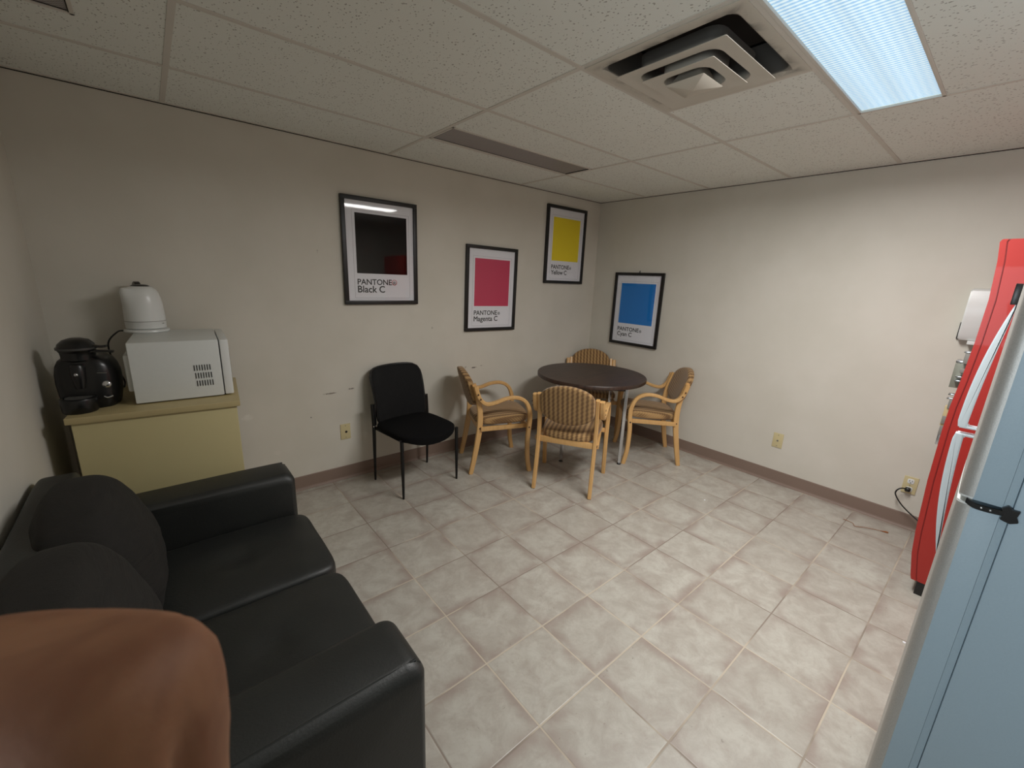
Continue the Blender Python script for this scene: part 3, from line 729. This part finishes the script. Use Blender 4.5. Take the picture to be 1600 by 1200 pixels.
bm = bmesh.new(); lathe(bm, [(0.001, 0), (0.054, 0), (0.058, 0.006), (0.060, 0.054), (0.058, 0.060), (0.046, 0.062), (0.044, 0.058), (0.001, 0.057)], (0.080, -0.028, 0), 36); cs = obj('cup_stand', bm, BLACKPL, t)
bm = bmesh.new(); lathe(bm, [(0.001, 0.0575), (0.043, 0.0575), (0.043, 0.0615), (0.001, 0.0615)], (0.080, -0.028, 0), 30); obj('drip_tray', bm, simple('grey_drip_tray', (92, 92, 90), 0.4), cs)
bm = bmesh.new(); lathe(bm, [(0.001, 0.095), (0.018, 0.095), (0.024, 0.13), (0.026, 0.19), (0.02, 0.2), (0.001, 0.2)], (0.052, -0.02, 0), 24); sp = obj('spout', bm, BLACKPL, t)
bm = bmesh.new(); bmesh.ops.create_uvsphere(bm, u_segments=16, v_segments=10, radius=0.008, matrix=Matrix.Translation((0.074, -0.022, 0.158))); obj('indicator', bm, SILVER, sp)
bm = bmesh.new(); bmesh.ops.create_uvsphere(bm, u_segments=24, v_segments=14, radius=0.017, matrix=Matrix.Translation((0.052, 0.062, 0.105)) @ Matrix.Diagonal((0.6, 1, 1, 1))); obj('dial', bm, SILVER, t)
bm = bmesh.new(); tube(bm, [(0.056, 0.048, 0.052), (0.060, 0.060, 0.047), (0.054, 0.076, 0.052)], 0.0035, 8, 4); obj('trim_strip', bm, SILVER, t)
bm = bmesh.new(); add_box(bm, (0.0565, 0.050, 0.158), (0.002, 0.045, 0.003), Rz(-0.25)); obj('logo_strip', bm, GREYPL, t)

# ------------------------------------------------------------------ sofa
SX = 1.0
t = thing('sofa', 'black leather two-seat sofa along the left wall', 'sofa', (-3.72, -1.575, 0))
def P(x, y, z): return Vector((x + 3.72, y + 1.575, z))
YA0, YA1, YB0, YB1 = -0.855, -1.055, -2.085, -2.300   # far arm, near arm
XF, XB = -3.315, -4.115; AZ = 0.625
bm = bmesh.new(); add_box(bm, P((XF + XB) / 2 + 0.005, (YA1 + YB0) / 2, 0.165), (XF - XB - 0.04, YA1 - YB0 + 0.02, 0.21), None, 0.01); obj('base', bm, LEATHER, t)
for ya, yb, nm in ((YA0, YA1, 'far'), (YB0, YB1, 'near')):
    bm = bmesh.new(); cyy = (ya + yb) / 2; wd = abs(ya - yb)
    # arm: soft box, top front corner rounded over
    prof = []
    x0, x1 = XB + 0.01, XF
    r = 0.05
    out = [(x0, 0.06), (x1 - 0.01, 0.06), (x1, 0.07)]
    out += [(x1 - r + r * math.cos(a), AZ - r + r * math.sin(a)) for a in [PI / 2 * k / 8 for k in range(9)]]
    out += [(x0, AZ)]
    b2 = bmesh.new(); rr = []
    rad = 0.045
    for k in range(-8, 9):
        a = PI / 2 * k / 8; s = math.sin(a)
        yy = cyy + (wd / 2 - rad) * (1 if k > 0 else -1 if k < 0 else 0) + rad * s
        ins = rad * (1 - math.cos(a))
        rr.append([P(min(max(x, x0 + ins * 0.4), x1 - ins * 0.55), yy, max(0.06 + ins * 0.3, z - ins * (z - 0.06) / (AZ - 0.06))) for x, z in out])
    rings(b2, rr); _merge(bm, b2)
    o = obj('armrest', bm, LEATHER, t, angle=60)
    bm = bmesh.new()
    ys_ = cyy + (wd / 2 - 0.02) * (1 if nm == 'near' else -1)   # seam line along the inner top edge and down the front
    sy = yb + 0.03 if nm == 'near' else ya - 0.03
    tube(bm, [P(x0 + 0.05, sy, AZ - 0.006), P(x1 - 0.09, sy, AZ - 0.005), P(x1 - 0.03, sy, AZ - 0.018), P(x1 - 0.006, sy, AZ - 0.07), P(x1 - 0.004, sy, 0.12)], 0.003, 6, 5); obj('seam', bm, LEATHER, o)
bm = bmesh.new(); rbox(bm, P(XB + 0.05, (YA0 + YB1) / 2, 0.43), (0.115, YA0 - YB1 - 0.02, 0.72), 12, 14); obj('back_frame', bm, LEATHER, t)
def seatc(y0, y1):
    def f(p):
        u = p.x / 0.31; v = p.y / 0.25; z = p.z
        if z > 0:
            z += 0.014 * (1 - u * u) * (1 - v * v)
            d = math.hypot(p.x - 0.02, p.y); z -= 0.018 * math.exp(-(d / 0.045) ** 2)
            z += 0.004 * noise.noise(Vector((p.x * 9, p.y * 9 + y0 * 5, 0)))
        return Vector((p.x, p.y, z))
    bm = bmesh.new(); rbox(bm, P(-3.60, (y0 + y1) / 2, 0.355), (0.615, abs(y0 - y1) - 0.004, 0.175), 9, 22, None, f); return obj('seat_cushion', bm, LEATHER, t)
ymid = -1.565
seatc(YA1 - 0.004, ymid); c2 = seatc(ymid, YB0 + 0.004)
def backc(y0, y1, lift):
    def f(p):
        v = (p.z + 0.225) / 0.45; u = p.y / 0.25
        fx_ = p.x * (1.0 + 0.5 * math.sin(PI * min(1, max(0, v * 0.95)))) * (1 - 0.15 * u * u)
        x = -3.885 - 0.10 * v + fx_ + 0.006 * noise.noise(Vector((p.x * 5, p.y * 14 + y0, p.z * 22)))
        z = 0.415 + v * 0.45 - 0.03 * u * u * v + lift * v
        return P(x, (y0 + y1) / 2, z) + Vector((0, p.y * 1.02, 0))
    bm = bmesh.new(); rbox(bm, (0, 0, 0), (0.17, abs(y0 - y1), 0.45), 3.6, 24, None, f); return obj('back_cushion', bm, SFAB, t)
backc(YA1 - 0.01, ymid, 0.0); backc(ymid, YB0 + 0.01, 0.02)
for x in (XF - 0.05, XB + 0.06):
    for y in (YA0 - 0.06, YB1 + 0.06):
        bm = bmesh.new(); add_box(bm, (0, 0, 0.032), (0.05, 0.05, 0.064), None, 0.004); obj('foot', bm, BLACKPL, t, loc=P(x, y, 0))

# ------------------------------------------------------------------ red vending machine
VX0, VX1 = -0.823, -0.16; VY = -2.93; VB = -3.62
t = thing('vending_machine', 'tall red vending machine in the far corner behind the refrigerator', 'vending machine', (VX0, VY, 0))
prof = [(0.075, -0.046), (0.10, -0.040), (0.22, -0.020), (0.34, -0.010), (0.63, 0.003), (0.90, 0.006), (1.02, 0.004), (1.14, -0.004), (1.33, -0.012), (1.53, -0.014), (1.70, -0.004), (1.780, 0.006), (1.792, 0.0)]
def vside(x0, x1, front, back, name, mat, inset=0.0):
    bm = bmesh.new(); out = [(y - inset if front else front, z) for z, y in prof]
    ol = [(y + 0.0, z) for z, y in prof] + [(back, prof[-1][0]), (back, prof[0][0])]
    prism(bm, ol, x0, x1, 'yz', 0.003); return obj(name, bm, mat, t)
wdt = VX1 - VX0
def vlayer(x0, x1, f0, f1, name, mat, bev=0.002):
    # a layer of the machine between two depths behind its bowed front profile (f1 None: to the flat back)
    front = [(y + f0, z) for z, y in prof]
    back = [(y + f1, z) for z, y in prof][::-1] if f1 is not None else [(VB - VY, prof[-1][0]), (VB - VY, prof[0][0])]
    bm = bmesh.new(); prism(bm, front + back, x0, x1, 'yz', bev); return obj(name, bm, mat, t)
vlayer(0, wdt, 0, -0.022, 'door', RED)
vlayer(0.004, wdt - 0.004, -0.0215, -0.0255, 'door_gasket', REDDK, 0)
vlayer(0, wdt, -0.025, None, 'cabinet', RED)
box_obj('plinth', (wdt / 2, -0.37, 0.038), (wdt - 0.006, 0.60, 0.075), BLACKPL, t)
# coin mech, selector keys and slots standing proud of the front
def vb(name, x, z, s, mat, out=0.0): return box_obj(name, (x, VFRONT(z) + s[1] / 2 - 0.004 + out, z), s, mat, t, 0.0015)
def VFRONT(z):
    for (z0, y0), (z1, y1) in zip(prof, prof[1:]):
        if z0 <= z <= z1: return y0 + (y1 - y0) * (z - z0) / (z1 - z0)
    return 0
for z, d, h in [(1.255, 0.020, 0.05), (1.195, 0.018, 0.02), (1.03, 0.014, 0.05), (0.945, 0.018, 0.04), (0.89, 0.016, 0.05)]: vb('selector_button', 0.035, z, (0.03, d, h), GREYPL)
for z in (1.285, 1.165, 1.145, 1.075, 1.055): vb('chrome_trim', 0.037, z, (0.034, 0.026, 0.008), CHROME)
vb('coin_mechanism', 0.10, 1.165, (0.09, 0.040, 0.12), simple('grey_green_metal', (128, 128, 116), 0.4, 0.4))
vb('coin_slot', 0.10, 1.232, (0.07, 0.044, 0.010), CHROME)
vb('coin_return', 0.045, 0.965, (0.04, 0.020, 0.10), FOAMTAN); vb('lock', 0.04, 0.845, (0.03, 0.016, 0.06), SILVER)
# cord to the outlet
bm = bmesh.new()
W2 = lambda x, y, z: Vector((x - VX0, y - VY, z))
tube(bm, [W2(-0.038, -2.812, 0.285), W2(-0.06, -2.790, 0.286), W2(-0.065, -2.772, 0.262), W2(-0.055, -2.775, 0.225), W2(-0.05, -2.82, 0.165), W2(-0.06, -2.90, 0.11), W2(-0.10, -2.99, 0.07), W2(-0.14, -3.10, 0.06)], 0.0042, 10, 8); obj('power_cord', bm, BLACKPL, t)
bm = bmesh.new(); rbox(bm, W2(-0.027, -2.820, 0.280), (0.036, 0.030, 0.026), 4, 6); obj('plug', bm, BLACKPL, t)

# dispenser on the right wall beyond the machine
t = thing('soap_dispenser', 'white dispenser on the right wall just left of the red machine', 'dispenser', (0, -2.915, 1.29), -PI / 2)
bm = bmesh.new(); prism(bm, [(-0.000, 0.0), (-0.060, 0.0), (-0.085, 0.03), (-0.095, 0.20), (-0.075, 0.285), (-0.05, 0.298), (0, 0.298)], -0.075, 0.075, 'yz', 0.006)
obj('cover', bm, WHITEPL, t)
box_obj('back_plate', (-0.078, -0.008, 0.05), (0.010, 0.016, 0.10), BLACKPL, t); box_obj('lever', (0.0, -0.055, -0.012), (0.06, 0.05, 0.02), WHITEPL, t)

# ------------------------------------------------------------------ refrigerator
FX0, FX1 = -2.521, -1.80; FY = -3.037; FB = -3.74; SPL = 1.144; FT = 1.70
t = thing('refrigerator', 'tall stainless-fronted refrigerator with blue-grey side beside the camera', 'refrigerator', (FX0, FY, 0))
fw_ = FX1 - FX0
bm = bmesh.new(); add_box(bm, (fw_ / 2, (-0.078 + FB - FY) / 2, (FT - 0.012 + 0.05) / 2), (fw_, (FY - FB) - 0.078, FT - 0.012 - 0.05), None, 0.006); obj('cabinet', bm, FSIDE, t)
bm = bmesh.new(); add_box(bm, (fw_ / 2, -0.3, 0.025), (fw_ - 0.02, 0.5, 0.05)); obj('base_grille', bm, BLACKPL, t)
def fdoor(z0, z1, name):
    # plan outline of a door: flat blue-grey sides, rounded stainless front
    n = 10; R0 = 0.024
    side = [(-0.0655), (-0.0255)]
    bm = bmesh.new(); add_box(bm, (fw_ / 2, -0.0457, (z0 + z1) / 2), (fw_, 0.0405, z1 - z0), None, 0.0015)
    d = obj(name, bm, FSIDE, t)
    out = []
    for k in range(n + 1): a = PI + (-PI / 2) * k / n; out.append((0.018 + 0.018 * math.cos(a) , -0.0265 + 0.0215 * math.sin(a)))
    for k in range(1, 12): u = k / 12; out.append((0.018 + (fw_ - 0.036) * u, -0.005 + 0.005 * math.sin(PI * u)))
    for k in range(n + 1): a = PI / 2 - PI / 2 * k / n; out.append((fw_ - 0.018 + 0.018 * math.cos(a), -0.0265 + 0.0215 * math.sin(a)))
    bm = bmesh.new(); prism(bm, out, z0 + 0.004, z1 - 0.004); obj('front_skin', bm, STEEL, d)
    for za, zb in ((z0, z0 + 0.004), (z1 - 0.004, z1)):
        bm = bmesh.new(); prism(bm, [(x * 0.996 + 0.0015, y) for x, y in out], za, zb); obj('end_cap', bm, WHITEPL, d)
    # bevelled inner lip then gasket
    bm = bmesh.new(); prism(bm, [(0.0, -0.066), (0.004, -0.0775), (fw_ - 0.004, -0.0775), (fw_, -0.066)], z0 + 0.002, z1 - 0.002); obj('inner_lip', bm, FSIDE, d)
    bm = bmesh.new(); add_box(bm, (fw_ / 2, -0.0765, (z0 + z1) / 2), (fw_ - 0.014, 0.006, z1 - z0 - 0.01)); obj('gasket', bm, GASKET, d)
    return d
fdoor(0.08, SPL - 0.005, 'fridge_door'); fdoor(SPL + 0.005, FT, 'freezer_door')
# arched white handles on the far side
def handle(z0, z1, meet_low):
    bm = bmesh.new(); x = fw_ - 0.075
    # side profile (y out, z): outer arc and inner arc
    n = 18; outer = []; inner = []
    for k in range(n + 1):
        u = k / n; z = z0 + (z1 - z0) * u      # u = 0 at the end where the two handles meet
        outer.append((0.0425 * (1 - u ** 2.2) + 0.001 + (-0.004 if k == 0 else 0), z)); inner.append((max(-0.004, 0.0235 * (1 - u ** 1.5) - 0.003 + 0.001), z0 + (z1 - z0) * (0.022 + 0.978 * u)))
    ol = outer + list(reversed(inner)) + [(-0.004, inner[0][1]), (-0.004, z0)]
    prism(bm, ol, x, x + 0.030, 'yz', 0.003)
    return obj('handle', bm, WHITEHANDLE, t)
handle(SPL + 0.006, SPL + 0.395, True); handle(SPL - 0.010, SPL - 0.415, False)
bm = bmesh.new(); add_box(bm, (fw_ - 0.06, 0.008, SPL + 0.408), (0.03, 0.014, 0.058), None, 0.002); obj('handle_bracket', bm, BLACKPL, t)
# black middle hinge wrapping the near side at the split
bm = bmesh.new(); ribbon(bm, [(-0.004, -0.018, SPL + 0.002), (-0.006, -0.030, SPL - 0.004), (-0.005, -0.05, SPL - 0.005), (-0.004, -0.072, SPL - 0.003)], 0.011, 0.006, side=Vector((0, 0, 1)), rad=0.5)
hg = obj('middle_hinge', bm, BLACKPL, t)
bm = bmesh.new(); prism(bm, [(-0.066, SPL - 0.016), (-0.069, SPL - 0.003), (-0.064, SPL + 0.006), (-0.072, SPL + 0.014), (-0.079, SPL + 0.008), (-0.088, SPL + 0.009), (-0.086, SPL - 0.004), (-0.090, SPL - 0.014), (-0.080, SPL - 0.020), (-0.072, SPL - 0.018)], -0.008, 0.006, 'yz', 0.001); obj('hinge_plate', bm, BLACKPL, hg)
for y in (-0.040, -0.052):
    bm = bmesh.new(); bmesh.ops.create_uvsphere(bm, u_segments=10, v_segments=6, radius=0.0022, matrix=Matrix.Translation((-0.0085, y, SPL - 0.004))); obj('hinge_screw', bm, SILVER, hg)

# ------------------------------------------------------------------ litter on the floor
bm = bmesh.new(); tube(bm, [(-0.225, -2.565, 0.004), (-0.24, -2.62, 0.006), (-0.27, -2.64, 0.004), (-0.24, -2.69, 0.008), (-0.20, -2.76, 0.005), (-0.185, -2.80, 0.006)], lambda u: 0.0016 + 0.006 * max(0, u - 0.8) * 5 * (1 - max(0, u - 0.93) * 10), 8, 6)
tag(obj('dry_twig', bm, RUST), 'thin rust-brown twig on the floor beside the red machine', 'twig')
def scrap(c, s, lab):
    bm = bmesh.new(); prism(bm, [(s * math.cos(a) * random.uniform(.6, 1), s * math.sin(a) * random.uniform(.6, 1)) for a in [2 * PI * k / 7 for k in range(7)]], 0.0, 0.002)
    tag(obj('paper_scrap', bm, PAPER, None, False, c), lab, 'paper scrap')

# ------------------------------------------------------------------ the photographer's hand, its fingertip right in front of the lens
def cp(x, y, z): return RIGHT * x + DOWN * y + FWD * z      # offsets measured right, down and forward of the eye
HB = EYE + cp(-0.05, 0.11, 0.035)
def HP(x, y, z): return EYE + cp(x, y, z) - HB
def loft(bm, secs, n=28, e=3.0):
    # secs: (centre, half width, half depth, exponent)
    rr = []
    for c, a, b, ex in secs:
        ring = []
        for k in range(n):
            th = 2 * PI * k / n; ca, sa = math.cos(th), math.sin(th); kk = (abs(ca) ** ex + abs(sa) ** ex) ** (1 / ex)
            ring.append(c + RIGHT * (a * ca / kk) + FWD * (b * sa / kk))
        rr.append(ring)
    rings(bm, rr)
bm = bmesh.new()
def finger(x, ytip, L, w_, zt, lean=0.0, curl=0.0, blunt=3.2):
    secs = []
    for u, k, kd in [(0, .50, .30), (0.003, .72, .50), (0.012, .87, .70), (0.03, .95, .84), (0.07, 1.0, .94), (0.18, 1.0, 1.0), (0.28, .985, 1.0), (0.36, .955, .92), (0.46, 1.0, 1.0), (0.58, 1.02, 1.02), (0.68, 1.0, .98), (0.80, 1.05, 1.08), (1.0, 1.08, 1.15)]:
        secs.append((HP(x + lean * u, ytip + L * u, zt + curl * math.sin(u * 2.2)), w_ * k, w_ * 0.74 * kd, 3.0))
    loft(bm, secs)
finger(-0.0310, 0.0163, 0.075, 0.0108, 0.0270, lean=0.0, curl=0.0)       # index, its pad to the camera
finger(-0.0530, 0.0110, 0.078, 0.0092, 0.027, lean=-0.001, curl=0.0)
finger(-0.0735, 0.0160, 0.074, 0.0088, 0.029, lean=0.002, curl=0.0)
finger(-0.0915, 0.0320, 0.060, 0.0076, 0.031, lean=0.006, curl=0.0)
loft(bm, [(HP(-0.060, 0.078, 0.029), 0.030, 0.008, 3), (HP(-0.058, 0.088, 0.030), 0.040, 0.010, 3), (HP(-0.057, 0.12, 0.031), 0.042, 0.014, 3), (HP(-0.057, 0.15, 0.032), 0.038, 0.016, 2.8), (HP(-0.058, 0.175, 0.033), 0.030, 0.016, 2.5), (HP(-0.059, 0.20, 0.035), 0.027, 0.018, 2.3), (HP(-0.060, 0.25, 0.040), 0.029, 0.022, 2.2), (HP(-0.062, 0.33, 0.048), 0.036, 0.029, 2.1), (HP(-0.063, 0.345, 0.050), 0.030, 0.024, 2.1)])
tube(bm, [HP(-0.034, 0.155, 0.032), HP(-0.014, 0.130, 0.031), HP(-0.004, 0.108, 0.034), HP(-0.003, 0.090, 0.040), HP(-0.008, 0.076, 0.046)], lambda u: 0.0165 - 0.0055 * u if u < 0.95 else 0.0085, 20, 6)
me = D.meshes.new('hand'); bmesh.ops.recalc_face_normals(bm, faces=list(bm.faces)); bm.to_mesh(me); bm.free()
ho = D.objects.new('hand_tmp', me); COL.objects.link(ho)
md_ = ho.modifiers.new('r', 'REMESH'); md_.mode = 'VOXEL'; md_.voxel_size = 0.0011
m2 = ho.modifiers.new('s', 'SMOOTH'); m2.iterations = 10; m2.factor = 0.5
dg = bpy.context.evaluated_depsgraph_get(); hm = D.meshes.new_from_object(ho.evaluated_get(dg)); D.objects.remove(ho); D.meshes.remove(me)
hm.materials.clear(); hm.materials.append(SKIN); hm.polygons.foreach_set('use_smooth', [True] * len(hm.polygons)); hm.name = 'hand'
for v in hm.vertices:      # the crease down the side of the index finger
    q = Vector(v.co) + HB - EYE; qx, qy, qz = q.dot(RIGHT), q.dot(DOWN), q.dot(FWD)
    if qx > -0.0275 and 0.02 < qy < 0.06: v.co -= RIGHT * 0.0009 * math.exp(-((qz - 0.0262) / 0.0010) ** 2) * min(1, (qy - 0.02) / 0.004)
hand = D.objects.new('hand', hm); COL.objects.link(hand); hand.location = HB
tag(hand, 'out-of-focus fingertip of the photographer\'s hand held in front of the lower left corner', 'hand')
for x, y, z, s in [(-0.0310, 0.0315, 0.0345, 0.0066), (-0.0530, 0.0230, 0.0335, 0.0062), (-0.0733, 0.0275, 0.0352, 0.0060), (-0.0910, 0.0430, 0.0364, 0.0050)]:
    bm = bmesh.new(); rr = []
    for k, v in enumerate([-1, -0.8, -0.4, 0, 0.4, 0.8, 1]):
        ww = s * math.sqrt(max(0.05, 1 - abs(v) ** 3)); cc = HP(x, y + v * s * 1.25, z)
        rr.append([cc + RIGHT * (ww * u_) + FWD * (0.0016 * (1 - u_ * u_) - d_) for u_, d_ in [(-1, 0), (-0.5, 0), (0, 0), (0.5, 0), (1, 0), (1, 0.0008), (0, 0.0008), (-1, 0.0008)]])
    rings(bm, rr); obj('fingernail', bm, NAIL, hand)
scrap((-0.77, -1.845, 0), 0.008, 'tiny white paper scrap on the floor tiles before the right wall')
scrap((-1.293, -3.028, 0), 0.008, 'tiny white scrap on the floor at the silver edge of the refrigerator')
